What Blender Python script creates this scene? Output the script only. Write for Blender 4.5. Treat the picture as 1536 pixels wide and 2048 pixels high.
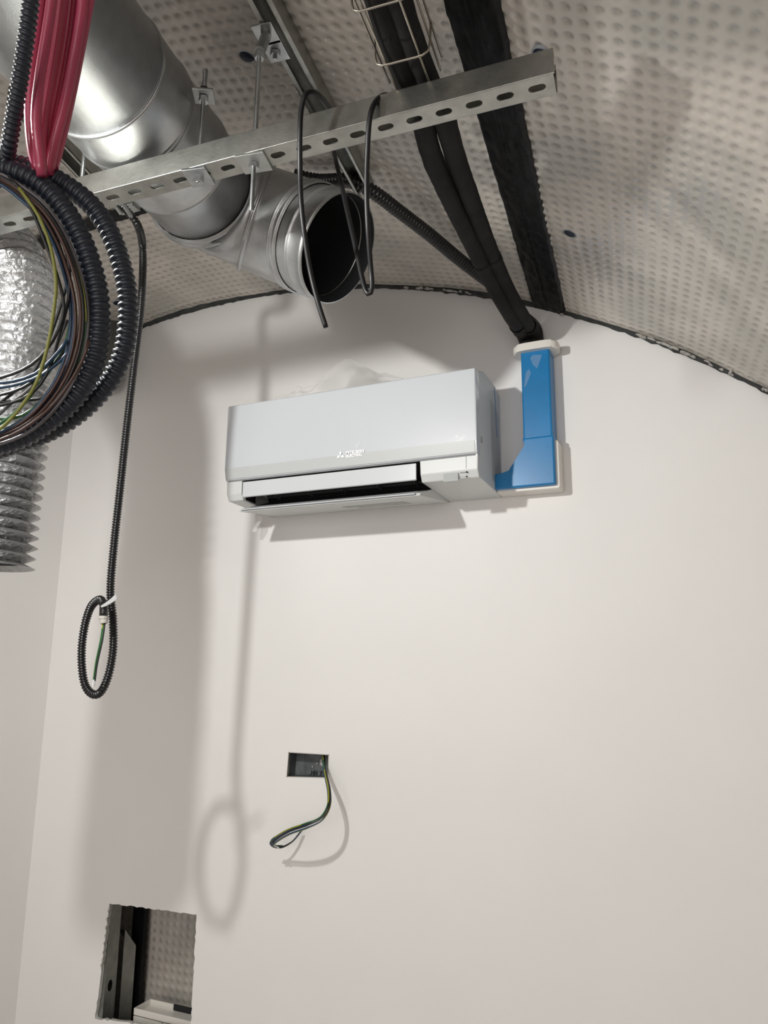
import bpy, bmesh, math, random
import numpy as np
from mathutils import Vector, Matrix, noise
random.seed(4)
for o in list(bpy.data.objects): bpy.data.objects.remove(o)
scn = bpy.context.scene
COL = scn.collection

# ---------------------------------------------------------------- camera
W, H = 1536, 2048
F = 1500.0
PITCH, YAW, ROLL = math.radians(11.9), math.radians(24.0), math.radians(0.5)
CP = Vector((0, -2.05, 1.35))
fw = Vector((-math.sin(YAW)*math.cos(PITCH), math.cos(YAW)*math.cos(PITCH), math.sin(PITCH)))
r0 = Vector((math.cos(YAW), math.sin(YAW), 0)); u0 = r0.cross(fw)
rt = r0*math.cos(ROLL)+u0*math.sin(ROLL); up = u0*math.cos(ROLL)-r0*math.sin(ROLL)
cd = bpy.data.cameras.new('camera'); cam = bpy.data.objects.new('camera', cd); COL.objects.link(cam)
cd.sensor_fit = 'VERTICAL'; cd.sensor_height = 36; cd.lens = F/H*36; cd.clip_start = .02
M3 = Matrix((rt, up, -fw)).transposed()
cam.matrix_world = Matrix.Translation(CP) @ M3.to_4x4()
scn.camera = cam

# ---------------------------------------------------------------- light
wd = bpy.data.worlds.new('world'); scn.world = wd; wd.use_nodes = True
wd.node_tree.nodes['Background'].inputs[0].default_value = (.8, .78, .76, 1)
wd.node_tree.nodes['Background'].inputs[1].default_value = .05
def light(name, kind, loc, aim, power, color, **k):
    d = bpy.data.lights.new(name, kind); d.energy = power; d.color = color
    for a, b in k.items(): setattr(d, a, b)
    o = bpy.data.objects.new(name, d); COL.objects.link(o); o.location = loc
    o.rotation_euler = (Vector(aim)-Vector(loc)).to_track_quat('-Z', 'Y').to_euler()
    return o
LAMP = Vector((-1.0, -1.7, 2.10))
light('work_lamp', 'SPOT', LAMP, (-.75, 0, .62), 76, (1, 1, .96), spot_size=math.radians(152), spot_blend=.7, shadow_soft_size=.028)
light('room_fill', 'AREA', (0.0, -5.3, 1.35), (0, 0, 1.35), 68, (1, .96, .94), shape='RECTANGLE', size=2.6, size_y=1.5)  # unseen soft fill behind the camera, added for the ambient level
light('overhead_fill', 'AREA', (-.6, -3.9, 2.35), (-.6, -3.9, 0), 12, (1, .96, .93), shape='RECTANGLE', size=1.2, size_y=.3)  # unseen downward fill, added to lift the ambient light
vs = scn.view_settings
vs.view_transform = 'Standard'; vs.look = 'None'; vs.gamma = 1; vs.use_curve_mapping = False; vs.exposure = -0.27

# ---------------------------------------------------------------- placing helpers
def ray(x, y): return fw + rt*((x-W/2)/F) + up*((H/2-y)/F)
def P(x, y, Y): d = ray(x, y); return CP + d*((Y-CP.y)/d.y)
def PX(x, y, X): d = ray(x, y); return CP + d*((X-CP.x)/d.x)
def PZ(x, y, Z): d = ray(x, y); return CP + d*((Z-CP.z)/d.z)
def PD(x, y, z): return CP + ray(x, y)*z
def projx(p):
    q = p-CP; return W/2+F*q.dot(rt)/q.dot(fw)
def projy(p):
    q = p-CP; return H/2-F*q.dot(up)/q.dot(fw)
R, ZC, XC, SG = 2.75, -.1, -1.55, -.0854          # the vault: radius, centre height, centre x, drift of its axis
def PV(x, y, off=0):
    d = ray(x, y); a = d.x-SG*d.y; o = CP.x-XC-SG*CP.y; b = d.z; oz = CP.z-ZC
    A = a*a+b*b; B = 2*(a*o+b*oz); Cc = o*o+oz*oz-(R-off)**2
    return CP + d*((-B+math.sqrt(B*B-4*A*Cc))/(2*A))
def vault(u, Y, off=0):
    t = u/R; return Vector((XC+SG*Y+(R-off)*math.sin(t), Y, ZC+(R-off)*math.cos(t)))
def uv_of(p): return R*math.atan2(p.x-XC-SG*p.y, p.z-ZC), p.y
def vz(x, Y): return ZC+math.sqrt(R*R-(x-XC-SG*Y)**2)

# ---------------------------------------------------------------- materials
def mat(name, color, rough=.5, metal=0, noise_scale=0, noise_amt=0, bump=0, bump_scale=50, coat=0, spec=.5, extra=None):
    m = bpy.data.materials.new(name); m.use_nodes = True; nt = m.node_tree; b = nt.nodes['Principled BSDF']
    b.inputs['Base Color'].default_value = (*color, 1); b.inputs['Roughness'].default_value = rough
    b.inputs['Metallic'].default_value = metal; b.inputs['Coat Weight'].default_value = coat
    b.inputs['Specular IOR Level'].default_value = spec
    tc = nt.nodes.new('ShaderNodeTexCoord')
    if noise_scale:
        n = nt.nodes.new('ShaderNodeTexNoise'); n.inputs['Scale'].default_value = noise_scale; n.inputs['Detail'].default_value = 4
        nt.links.new(tc.outputs['Object'], n.inputs['Vector'])
        r = nt.nodes.new('ShaderNodeValToRGB'); r.color_ramp.elements[0].position = .3; r.color_ramp.elements[1].position = .7
        r.color_ramp.elements[0].color = (*[c*(1-noise_amt) for c in color], 1)
        r.color_ramp.elements[1].color = (*[min(1, c*(1+noise_amt)) for c in color], 1)
        nt.links.new(n.outputs['Fac'], r.inputs['Fac']); nt.links.new(r.outputs['Color'], b.inputs['Base Color'])
    if bump:
        n2 = nt.nodes.new('ShaderNodeTexNoise'); n2.inputs['Scale'].default_value = bump_scale; n2.inputs['Detail'].default_value = 3
        nt.links.new(tc.outputs['Object'], n2.inputs['Vector'])
        bp = nt.nodes.new('ShaderNodeBump'); bp.inputs['Strength'].default_value = bump; bp.inputs['Distance'].default_value = .002
        nt.links.new(n2.outputs['Fac'], bp.inputs['Height']); nt.links.new(bp.outputs['Normal'], b.inputs['Normal'])
    if extra: extra(nt, b, tc)
    return m
M = {}
M['wall'] = mat('painted_plaster', (.80, .785, .77), .6, noise_scale=3, noise_amt=.015, bump=.08, bump_scale=120)
M['wall_core'] = mat('plasterboard_core', (.52, .51, .48), .9, noise_scale=60, noise_amt=.15)
M['floor'] = mat('screed_floor', (.42, .40, .38), .8, noise_scale=8, noise_amt=.1)
def foil_extra(nt, b, tc):
    at = nt.nodes.new('ShaderNodeAttribute'); at.attribute_name = 'dimple'
    n = nt.nodes.new('ShaderNodeTexNoise'); n.inputs['Scale'].default_value = 5; n.inputs['Detail'].default_value = 2.5
    nt.links.new(tc.outputs['Object'], n.inputs['Vector'])
    r = nt.nodes.new('ShaderNodeValToRGB'); e = r.color_ramp.elements
    e[0].position = .38; e[0].color = (.46, .44, .40, 1); e[1].position = .64; e[1].color = (.68, .625, .565, 1)
    nt.links.new(n.outputs['Fac'], r.inputs['Fac'])
    n3 = nt.nodes.new('ShaderNodeTexNoise'); n3.inputs['Scale'].default_value = 7; n3.inputs['Detail'].default_value = 1
    nt.links.new(tc.outputs['Object'], n3.inputs['Vector'])
    mr = nt.nodes.new('ShaderNodeMapRange'); mr.inputs['From Min'].default_value = .35; mr.inputs['From Max'].default_value = .6
    mr.inputs['To Min'].default_value = .15; mr.inputs['To Max'].default_value = .55
    nt.links.new(n3.outputs['Fac'], mr.inputs['Value'])
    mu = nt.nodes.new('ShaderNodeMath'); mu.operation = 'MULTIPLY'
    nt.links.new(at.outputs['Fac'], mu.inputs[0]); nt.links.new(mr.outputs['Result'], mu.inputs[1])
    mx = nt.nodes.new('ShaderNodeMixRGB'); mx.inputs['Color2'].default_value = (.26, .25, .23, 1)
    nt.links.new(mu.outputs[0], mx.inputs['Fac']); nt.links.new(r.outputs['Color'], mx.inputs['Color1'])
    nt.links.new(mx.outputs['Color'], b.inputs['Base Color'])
M['foil'] = mat('translucent_dimpled_membrane', (.5, .48, .44), .32, coat=.55, spec=.5, extra=foil_extra)
M['black_mem'] = mat('black_bitumen_tape', (.006, .006, .007), .5, spec=.22, noise_scale=20, noise_amt=.4, bump=.6, bump_scale=60)
M['galv'] = mat('galvanised_steel', (.42, .43, .42), .36, 1, noise_scale=28, noise_amt=.14, bump=.08, bump_scale=300)
M['strut'] = mat('galvanised_strut_steel', (.39, .39, .365), .36, 1, noise_scale=35, noise_amt=.16, bump=.12, bump_scale=160)
M['duct'] = mat('galvanised_duct_steel', (.50, .51, .515), .36, .88, noise_scale=45, noise_amt=.07, bump=.1, bump_scale=420)
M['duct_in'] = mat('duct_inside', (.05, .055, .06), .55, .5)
M['rubber'] = mat('rubber_gasket', (.02, .02, .022), .6)
M['zinc'] = mat('zinc_plated_nut', (.46, .48, .49), .28, 1, noise_scale=60, noise_amt=.15)
M['wire_steel'] = mat('tray_wire_steel', (.36, .33, .28), .4, .9)
M['slot_dark'] = mat('dark_cavity', (.01, .01, .012), .8)
M['conduit_blue'] = mat('blue_black_conduit', (.013, .018, .030), .42, spec=.6)
M['conduit_black'] = mat('black_conduit', (.008, .008, .009), .28, spec=.6)
M['foam'] = mat('black_foam_insulation', (.016, .0155, .015), .8, spec=.25, noise_scale=14, noise_amt=.35, bump=.25, bump_scale=70)
M['cable'] = mat('black_cable_sheath', (.008, .008, .009), .42, spec=.35)
M['red'] = mat('red_plastic_pipe', (.38, .04, .095), .3, coat=.4, noise_scale=6, noise_amt=.12)
M['ac'] = mat('white_glossy_plastic', (.60, .62, .64), .28, spec=.5)
def film_extra(nt, b, tc):
    mp = nt.nodes.new('ShaderNodeMapping'); mp.inputs['Scale'].default_value = (4, 1, 1.3); mp.inputs['Rotation'].default_value = (0, .5, 0)
    nt.links.new(tc.outputs['Object'], mp.inputs['Vector'])
    n = nt.nodes.new('ShaderNodeTexNoise'); n.inputs['Scale'].default_value = 5; n.inputs['Detail'].default_value = 2; n.inputs['Distortion'].default_value = 1.5
    nt.links.new(mp.outputs['Vector'], n.inputs['Vector'])
    bp = nt.nodes.new('ShaderNodeBump'); bp.inputs['Strength'].default_value = .35; bp.inputs['Distance'].default_value = .01
    nt.links.new(n.outputs['Fac'], bp.inputs['Height']); nt.links.new(bp.outputs['Normal'], b.inputs['Coat Normal'])
    b.inputs['Coat Weight'].default_value = .8; b.inputs['Coat Roughness'].default_value = .04
M['ac_film'] = mat('white_panel_under_film', (.585, .61, .645), .3, extra=film_extra)
M['ac_low'] = mat('white_satin_plastic', (.63, .645, .645), .4)
M['ac_band'] = mat('white_band_plastic', (.50, .515, .52), .4)
M['ac_dark'] = mat('dark_air_outlet', (.015, .015, .016), .6)
M['ac_grey'] = mat('grey_print', (.34, .355, .36), .5)
M['label_print'] = mat('grey_label_print', (.40, .41, .40), .6, noise_scale=220, noise_amt=.35)
M['seam'] = mat('seam_shadow_grey', (.25, .26, .27), .7)
M['logo'] = mat('white_logo_print', (.97, .97, .98), .35)
M['blue'] = mat('blue_protective_film', (.003, .175, .43), .34, coat=.15, noise_scale=9, noise_amt=.08)
M['white_pl'] = mat('white_trunking_plastic', (.78, .75, .70), .4)
M['edgeblk'] = mat('black_edge_gap', (.035, .038, .038), .8, noise_scale=30, noise_amt=.4)
M['plaster'] = mat('torn_plaster', (.42, .41, .385), .9, noise_scale=80, noise_amt=.2)
M['boxgrey'] = mat('grey_wall_box_plastic', (.10, .11, .115), .5, noise_scale=40, noise_amt=.35)
M['w_blue'] = mat('blue_wire', (.018, .055, .12), .35); M['w_brown'] = mat('brown_wire', (.055, .022, .015), .35)
M['w_black'] = mat('black_wire', (.012, .013, .014), .35); M['w_grey'] = mat('grey_wire', (.12, .11, .12), .35)
def yg_extra(nt, b, tc):
    wv = nt.nodes.new('ShaderNodeTexNoise'); wv.inputs['Scale'].default_value = 14
    nt.links.new(tc.outputs['Object'], wv.inputs['Vector'])
    r = nt.nodes.new('ShaderNodeValToRGB'); r.color_ramp.interpolation = 'CONSTANT'
    r.color_ramp.elements[0].color = (.30, .30, .02, 1); r.color_ramp.elements[1].position = .5; r.color_ramp.elements[1].color = (.03, .12, .03, 1)
    nt.links.new(wv.outputs['Fac'], r.inputs['Fac']); nt.links.new(r.outputs['Color'], b.inputs['Base Color'])
M['w_yg'] = mat('yellow_green_wire', (.3, .3, .02), .35, extra=yg_extra)
M['w_yel'] = mat('yellow_wire', (.22, .23, .04), .35)
M['w_green'] = mat('green_wire', (.02, .12, .04), .35)
M['cap_grey'] = mat('grey_plastic_connector', (.42, .40, .37), .5)
M['tape'] = mat('silver_tape', (.75, .77, .78), .25, .6)
M['plug'] = mat('blue_black_plug', (.006, .010, .028), .35)
M['plug_rim'] = mat('clear_grey_plug_rim', (.28, .30, .32), .4)
def flex_extra(nt, b, tc):
    v = nt.nodes.new('ShaderNodeTexVoronoi'); v.inputs['Scale'].default_value = 95; v.feature = 'SMOOTH_F1'
    n = nt.nodes.new('ShaderNodeTexNoise'); n.inputs['Scale'].default_value = 60; n.inputs['Detail'].default_value = 3; n.inputs['Distortion'].default_value = 2
    nt.links.new(tc.outputs['Object'], v.inputs['Vector']); nt.links.new(tc.outputs['Object'], n.inputs['Vector'])
    ad = nt.nodes.new('ShaderNodeMath'); ad.operation = 'ADD'
    nt.links.new(v.outputs['Distance'], ad.inputs[0]); nt.links.new(n.outputs['Fac'], ad.inputs[1])
    bp = nt.nodes.new('ShaderNodeBump'); bp.inputs['Strength'].default_value = .7; bp.inputs['Distance'].default_value = .0045
    nt.links.new(ad.outputs[0], bp.inputs['Height']); nt.links.new(bp.outputs['Normal'], b.inputs['Normal'])
M['flex'] = mat('crinkled_aluminium_foil', (.46, .46, .465), .36, .92, extra=flex_extra)
def film2():
    m = bpy.data.materials.new('clear_crumpled_film'); m.use_nodes = True; nt = m.node_tree; b = nt.nodes['Principled BSDF']
    b.inputs['Base Color'].default_value = (.9, .9, .88, 1); b.inputs['Roughness'].default_value = .25
    b.inputs['Alpha'].default_value = .42
    return m
M['film'] = film2()
m_ = bpy.data.materials.new('thin_clear_film'); m_.use_nodes = True
m_.node_tree.nodes['Principled BSDF'].inputs['Base Color'].default_value = (.75, .85, .9, 1)
m_.node_tree.nodes['Principled BSDF'].inputs['Roughness'].default_value = .1; m_.node_tree.nodes['Principled BSDF'].inputs['Alpha'].default_value = .08
M['thin_film'] = m_

# ---------------------------------------------------------------- object helpers
def tag(o, label=None, cat=None, group=None, kind=None):
    if label: o['label'] = label
    if cat: o['category'] = cat
    if group: o['group'] = group
    if kind: o['kind'] = kind
    return o
def empty(name, loc, label, cat, group=None):
    o = bpy.data.objects.new(name, None); COL.objects.link(o); o.location = loc; o.empty_display_size = .05
    return tag(o, label, cat, group)
def link(name, me, material, parent=None, smooth=False):
    o = bpy.data.objects.new(name, me); COL.objects.link(o)
    if material: me.materials.append(M[material])
    if smooth:
        me.polygons.foreach_set('use_smooth', [True]*len(me.polygons))
    if parent:
        o.parent = parent
        w = parent.location.copy(); q = parent.parent
        while q: w += q.location; q = q.parent
        me.transform(Matrix.Translation(-w))
    return o
def raw(name, verts, faces, material, parent=None, smooth=False):
    me = bpy.data.meshes.new(name); me.from_pydata([tuple(v) for v in verts], [], faces); me.update()
    return link(name, me, material, parent, smooth)
def bmobj(name, bm, material, parent=None, smooth=False, fix=True):
    if fix: bmesh.ops.recalc_face_normals(bm, faces=bm.faces)
    me = bpy.data.meshes.new(name); bm.to_mesh(me); bm.free()
    return link(name, me, material, parent, smooth)
def box(bm, c, s, rot=None, bev=0):
    t = bmesh.new(); bmesh.ops.create_cube(t, size=1)
    bmesh.ops.scale(t, vec=s, verts=t.verts)
    if bev: bmesh.ops.bevel(t, geom=list(t.edges), offset=bev, segments=2, profile=.6, affect='EDGES')
    mm = Matrix.Translation(c) @ (rot.to_4x4() if rot else Matrix())
    bmesh.ops.transform(t, matrix=mm, verts=t.verts)
    me = bpy.data.meshes.new('t'); t.to_mesh(me); t.free(); bm.from_mesh(me); bpy.data.meshes.remove(me)
def cyl(bm, a, b, r, n=16, r2=None, caps=True):
    a = Vector(a); b = Vector(b); d = b-a
    t = bmesh.new(); bmesh.ops.create_cone(t, cap_ends=caps, segments=n, radius1=r, radius2=r if r2 is None else r2, depth=d.length)
    bmesh.ops.transform(t, matrix=Matrix.Translation((a+b)/2) @ d.to_track_quat('Z', 'Y').to_matrix().to_4x4(), verts=t.verts)
    me = bpy.data.meshes.new('t'); t.to_mesh(me); t.free(); bm.from_mesh(me); bpy.data.meshes.remove(me)
def prism(bm, pts, d):
    """closed polygon pts (3D) extruded by vector d"""
    n = len(pts); a = [bm.verts.new(p) for p in pts]; b = [bm.verts.new(Vector(p)+Vector(d)) for p in pts]
    bm.faces.new(a); bm.faces.new(b[::-1])
    for i in range(n): bm.faces.new((a[i], b[i], b[(i+1) % n], a[(i+1) % n]))
def plate(outer, holes, thick):
    """flat plate with holes in the XY plane, thick along +Z: returns a mesh"""
    cu = bpy.data.curves.new('p', 'CURVE'); cu.dimensions = '2D'; cu.fill_mode = 'BOTH'; cu.extrude = thick/2
    for L in [outer]+holes:
        s = cu.splines.new('POLY'); s.points.add(len(L)-1)
        for i, p in enumerate(L): s.points[i].co = (p[0], p[1], 0, 1)
        s.use_cyclic_u = True
    o = bpy.data.objects.new('p', cu); COL.objects.link(o)
    dg = bpy.context.evaluated_depsgraph_get(); dg.update()
    me = bpy.data.meshes.new_from_object(o.evaluated_get(dg)); bpy.data.objects.remove(o); bpy.data.curves.remove(cu)
    return me
def place(me, origin, ex, ey, ez):
    mm = Matrix((ex, ey, ez)).transposed().to_4x4(); mm.translation = origin
    me.transform(mm); return me
def spline(pts, step):
    pts = [Vector(p) for p in pts]; q = [pts[0]*2-pts[1]]+pts+[pts[-1]*2-pts[-2]]; out = []
    for i in range(1, len(q)-2):
        p0, p1, p2, p3 = q[i-1:i+3]; n = max(2, int((p2-p1).length/.004))
        for k in range(n):
            t = k/n
            out.append(.5*((2*p1)+(p2-p0)*t+(2*p0-5*p1+4*p2-p3)*t*t+(3*p1-p0-3*p2+p3)*t**3))
    out.append(pts[-1])
    d = [0]
    for a, b in zip(out, out[1:]): d.append(d[-1]+(b-a).length)
    n = max(2, int(d[-1]/step)); D = np.linspace(0, d[-1], n+1); A = np.array(out)
    return [Vector((np.interp(x, d, A[:, 0]), np.interp(x, d, A[:, 1]), np.interp(x, d, A[:, 2]))) for x in D]
def frames(pts):
    T = [(pts[min(i+1, len(pts)-1)]-pts[max(i-1, 0)]).normalized() for i in range(len(pts))]
    n = T[0].orthogonal().normalized(); out = []
    for t in T:
        n = (n-t*n.dot(t)).normalized(); out.append((t, n, t.cross(n)))
    return out
def sweep(name, pts, rad, sides, material, parent=None, step=.01, caps=True, jit=0, raw_pts=False):
    """round section along a path; rad is a number or f(distance)"""
    pp = pts if raw_pts else spline(pts, step); fr = frames(pp); V = []; Fc = []; s = 0
    for i, (p, (t, a, b)) in enumerate(zip(pp, fr)):
        if i: s += (p-pp[i-1]).length
        r = rad(s) if callable(rad) else rad
        for k in range(sides):
            an = 2*math.pi*k/sides
            rr = r*(1+(jit*noise.noise(Vector((p.x*30+math.cos(an)*1.5, p.y*30+math.sin(an)*1.5, p.z*30))) if jit else 0))
            V.append(p+(a*math.cos(an)+b*math.sin(an))*rr)
    n = len(pp)
    for i in range(n-1):
        for k in range(sides):
            k2 = (k+1) % sides
            Fc.append((i*sides+k, i*sides+k2, (i+1)*sides+k2, (i+1)*sides+k))
    if caps:
        Fc.append(tuple(range(sides))[::-1]); Fc.append(tuple((n-1)*sides+k for k in range(sides)))
    return raw(name, V, Fc, material, parent, True)
def ribs(r, pitch, depth, sharp=2.2):
    def f(s):
        c = .5+.5*math.cos(2*math.pi*s/pitch)
        return r-depth*(1-c)**sharp
    return f
def lathe(name, prof, origin, axis, material, parent=None, n=48):
    """prof: (distance along axis, radius)"""
    ax = Vector(axis).normalized(); a = ax.orthogonal().normalized(); b = ax.cross(a); V = []; Fc = []
    for d, r in prof:
        for k in range(n):
            an = 2*math.pi*k/n; V.append(Vector(origin)+ax*d+(a*math.cos(an)+b*math.sin(an))*r)
    for i in range(len(prof)-1):
        for k in range(n): Fc.append((i*n+k, i*n+(k+1) % n, (i+1)*n+(k+1) % n, (i+1)*n+k))
    return raw(name, V, Fc, material, parent, True)
def grid_on(fn, us, vs_, name, material, parent=None, smooth=True):
    nu, nv = len(us), len(vs_)
    V = [fn(u, v) for u in us for v in vs_]
    Fc = [(i*nv+j, (i+1)*nv+j, (i+1)*nv+j+1, i*nv+j+1) for i in range(nu-1) for j in range(nv-1)]
    return raw(name, V, Fc, material, parent, smooth)
def text_obj(name, body, size, origin, ex, ey, material, parent=None, align='LEFT', thick=.0003, bold=0):
    cu = bpy.data.curves.new('t', 'FONT'); cu.body = body; cu.size = size; cu.extrude = thick; cu.offset = bold; cu.align_x = align
    cu.resolution_u = 3
    o = bpy.data.objects.new('t', cu); COL.objects.link(o); dg = bpy.context.evaluated_depsgraph_get(); dg.update()
    me = bpy.data.meshes.new_from_object(o.evaluated_get(dg)); bpy.data.objects.remove(o); bpy.data.curves.remove(cu)
    ex = Vector(ex).normalized(); ey = Vector(ey).normalized(); place(me, Vector(origin), ex, ey, ex.cross(ey)); me.materials.clear()
    return link(name, me, material, parent)
X_, Y_, Z_ = Vector((1, 0, 0)), Vector((0, 1, 0)), Vector((0, 0, 1))

# ================================================================ THE SETTING
BACK = -6.0
# back wall with the box hole and the cut-out
def rough(poly, amp, seg):
    out = []
    for a, b in zip(poly, poly[1:]+poly[:1]):
        n = max(1, int(math.dist(a, b)/seg))
        for k in range(n):
            t = k/n; j = amp if k else 0
            out.append((a[0]+(b[0]-a[0])*t+random.uniform(-j, j), a[1]+(b[1]-a[1])*t+random.uniform(-j, j)))
    return out
def w2(px): p = P(px[0], px[1], 0); return (p.x, p.z)
arc = [(x, vz(x, 0)+.012) for x in np.linspace(1.17, -2.26, 60)]
hole_box = [w2(p) for p in ((577, 1504), (658, 1509), (656, 1556), (573, 1554))]
hole_cut = rough([w2(p) for p in ((219, 1807), (393, 1829), (381, 2062), (190, 2037))], .0022, .012)
me = plate([(-2.26, 0), (1.17, 0)]+arc, [hole_box, hole_cut], .0125)
place(me, Vector((0, .00625, 0)), X_, Z_, -Y_)
me.materials.clear()
wb = link('wall_back', me, 'wall'); me.materials.append(M['wall_core'])
for p in me.polygons:
    if abs(p.normal.y) < .5: p.material_index = 1
tag(wb, kind='structure')
# left wall, floor, wall behind the camera
bm = bmesh.new(); prism(bm, [(-2.235, 0, 0), (-2.235, BACK, 0), (-2.235+.0*6, BACK, vz(-2.235, BACK)+.02), (-2.235, 0, vz(-2.235, 0)+.01)], (-.1, 0, 0))
tag(bmobj('wall_left', bm, 'wall'), kind='structure')
bm = bmesh.new(); box(bm, ((-2.3+1.8)/2, BACK/2+.2, -.05), (4.6, -BACK+.6, .1)); tag(bmobj('floor', bm, 'floor'), kind='structure')
bm = bmesh.new(); box(bm, (-.2, BACK-.05, 1.4), (4.6, .1, 2.9)); tag(bmobj('wall_rear', bm, 'wall'), kind='structure')

# vaulted ceiling: membrane with moulded dimples (real relief) where it can be seen, plain sheet beyond
S = .028
def dimpled(u0, u1, v0, v1, name, fn, per=7, depth=.0032, parent=None, mtl='foil', thick_noise=.004):
    us = np.arange(u0, u1, S/per); vv = np.arange(v0, v1, S/per); nu, nv = len(us), len(vv)
    U, Vv = np.meshgrid(us, vv, indexing='ij')
    du = (U/S-np.round(U/S))*S; dv = (Vv/S-np.round(Vv/S))*S
    rr = np.sqrt(du**2+dv**2)/.0105; m = np.clip(1-rr, 0, 1); m = np.clip(m*1.5, 0, 1); m = m*m*(3-2*m)
    lump = thick_noise*(np.sin(U*11+1.3*np.sin(Vv*7))+np.sin(Vv*9+U*5))*.5
    off = -m*depth+lump
    co = fn(U, Vv, off).reshape(-1, 3)
    idx = np.arange(nu*nv).reshape(nu, nv)
    q = np.stack([idx[:-1, :-1], idx[1:, :-1], idx[1:, 1:], idx[:-1, 1:]], -1).reshape(-1, 4)
    me = bpy.data.meshes.new(name); me.vertices.add(nu*nv); me.vertices.foreach_set('co', co.astype(np.float32).ravel())
    me.loops.add(q.size); me.loops.foreach_set('vertex_index', q.astype(np.int32).ravel())
    me.polygons.add(len(q)); me.polygons.foreach_set('loop_start', np.arange(0, q.size, 4, dtype=np.int32))
    me.update(calc_edges=True)
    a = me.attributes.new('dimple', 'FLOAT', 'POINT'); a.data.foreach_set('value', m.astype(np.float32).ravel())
    return link(name, me, mtl, parent, True)
def vault_np(U, V, off):
    t = U/R; return np.stack([XC+SG*V+(R-off)*np.sin(t), V, ZC+(R-off)*np.cos(t)], -1)
UL, UR = -.78, 2.6
tag(dimpled(UL, UR, -1.75, .004, 'ceiling', vault_np), kind='structure')
def fnp(u, v): return vault(u, v)
tag(grid_on(fnp, np.linspace(UL, UR, 30), np.linspace(BACK-.02, -1.745, 12), 'ceiling', 'foil'), kind='structure')
tag(grid_on(fnp, np.linspace(UR-.01, 4.32, 20), np.linspace(BACK-.02, .0, 12), 'ceiling', 'foil'), kind='structure')

# joint between ceiling and back wall: dark gap strip and ragged scraps of plaster
def strip(u0, u1, y0, y1, off0, off1, n, name, material, amp=0, parent=None):
    V = []; Fc = []
    for i in range(n+1):
        u = u0+(u1-u0)*i/n
        a = amp*noise.noise(Vector((u*25, 3, 0))); b = amp*noise.noise(Vector((u*40, 9, 4)))
        V += [vault(u, y0+a, off0), vault(u, y0+a, off1+b*.5), vault(u, y1, off1+b), vault(u, y1, off0)]
    for i in range(n):
        for k in range(4):
            Fc.append((i*4+k, i*4+(k+1) % 4, i*4+4+(k+1) % 4, i*4+4+k))
    Fc += [(0, 1, 2, 3), (n*4+3, n*4+2, n*4+1, n*4)]
    return raw(name, V, Fc, material, parent)
tag(strip(-.72, 2.9, -.016, -.0005, -.004, .008, 220, 'trim_1', 'edgeblk', .006), kind='structure')
def scraps(u0, u1, n, name, rng, size=(.006, .016)):
    bm = bmesh.new()
    for i in range(n):
        u = rng.uniform(u0, u1); w = rng.uniform(*size); h = rng.uniform(.003, .008); y = -.012-rng.uniform(0, .012)
        t = bmesh.new(); bmesh.ops.create_icosphere(t, subdivisions=2, radius=1)
        for v in t.verts: v.co *= 1+.5*noise.noise(v.co*1.7+Vector((i*3.1, 0, 0)))
        p = vault(u, y, .007)
        tg = (vault(u+.01, y)-vault(u-.01, y)).normalized()
        nrm = Vector((0, 1, 0)).cross(tg).normalized()
        mm = Matrix((tg*w, Y_*h*.9, nrm*h*.55)).transposed().to_4x4(); mm.translation = p
        bmesh.ops.transform(t, matrix=mm, verts=t.verts)
        me = bpy.data.meshes.new('t'); t.to_mesh(me); t.free(); bm.from_mesh(me); bpy.data.meshes.remove(me)
    return bmobj(name, bm, 'plaster', None, True)
rg = random.Random(3)
ua = uv_of(PV(1250, 690))[0]; ub = uv_of(PV(1390, 735))[0]; uc = uv_of(PV(1536, 768))[0]
tag(scraps(ua, ub, 15, 'plaster_scraps', rg), 'ragged white plaster scraps along right wall-to-ceiling joint', 'plaster', kind='stuff')
tag(scraps(ub+.02, uc+.1, 12, 'plaster_scraps', rg, (.004, .010)), 'thin white plaster crumbs at far right end of the ceiling joint', 'plaster', kind='stuff')
tag(scraps(uv_of(PV(820, 585))[0], uv_of(PV(965, 602))[0], 14, 'plaster_scraps', rg, (.005, .014)), 'white plaster scraps on the joint left of the insulated pipes', 'plaster', kind='stuff')

# black membrane tapes on the vault
def tape(name, uA, uB, yA, yB, label, bumps=True, nu=26, nv=240):
    V = []; Fc = []
    for i in range(nu+1):
        for j in range(nv+1):
            y = yA+(yB-yA)*j/nv
            a = uA(y) if callable(uA) else uA; b = uB(y) if callable(uB) else uB
            e = 0
            ed = .004*noise.noise(Vector((y*30, i > nu/2, 5)))*(1 if i in (0, nu) else 0)
            u = a+(b-a)*i/nu+ed
            h = .006+.003*noise.noise(Vector((u*60, y*35, 1)))+.0025*noise.noise(Vector((u*140, y*60, 7)))
            if bumps:
                du = (u/.028-round(u/.028)); dv = (y/.028-round(y/.028)); h -= .003*max(0, 1-math.hypot(du, dv)*3)*(1 if i > nu*.45 else .4)
            if abs(i-nu*.46) < .6: h += .003
            if i in (0, nu): h = .0005
            V.append(vault(u, y, max(h, .0004)+(.0025 if i not in (0, nu) else 0)))
    m = nv+1
    Fc = [(i*m+j, i*m+j+1, (i+1)*m+j+1, (i+1)*m+j) for i in range(nu) for j in range(nv)]
    return tag(raw(name, V, Fc, 'black_mem', None, True), label, 'tape')
tape('membrane_tape', lambda y: 1.150-.011*y, lambda y: 1.254-.009*y, -2.7, -.004, 'wide wrinkled black sealing band running across dimpled ceiling right of the insulated pipes')
p1, p2 = uv_of(PV(60, 515)), uv_of(PV(300, 430))
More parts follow.
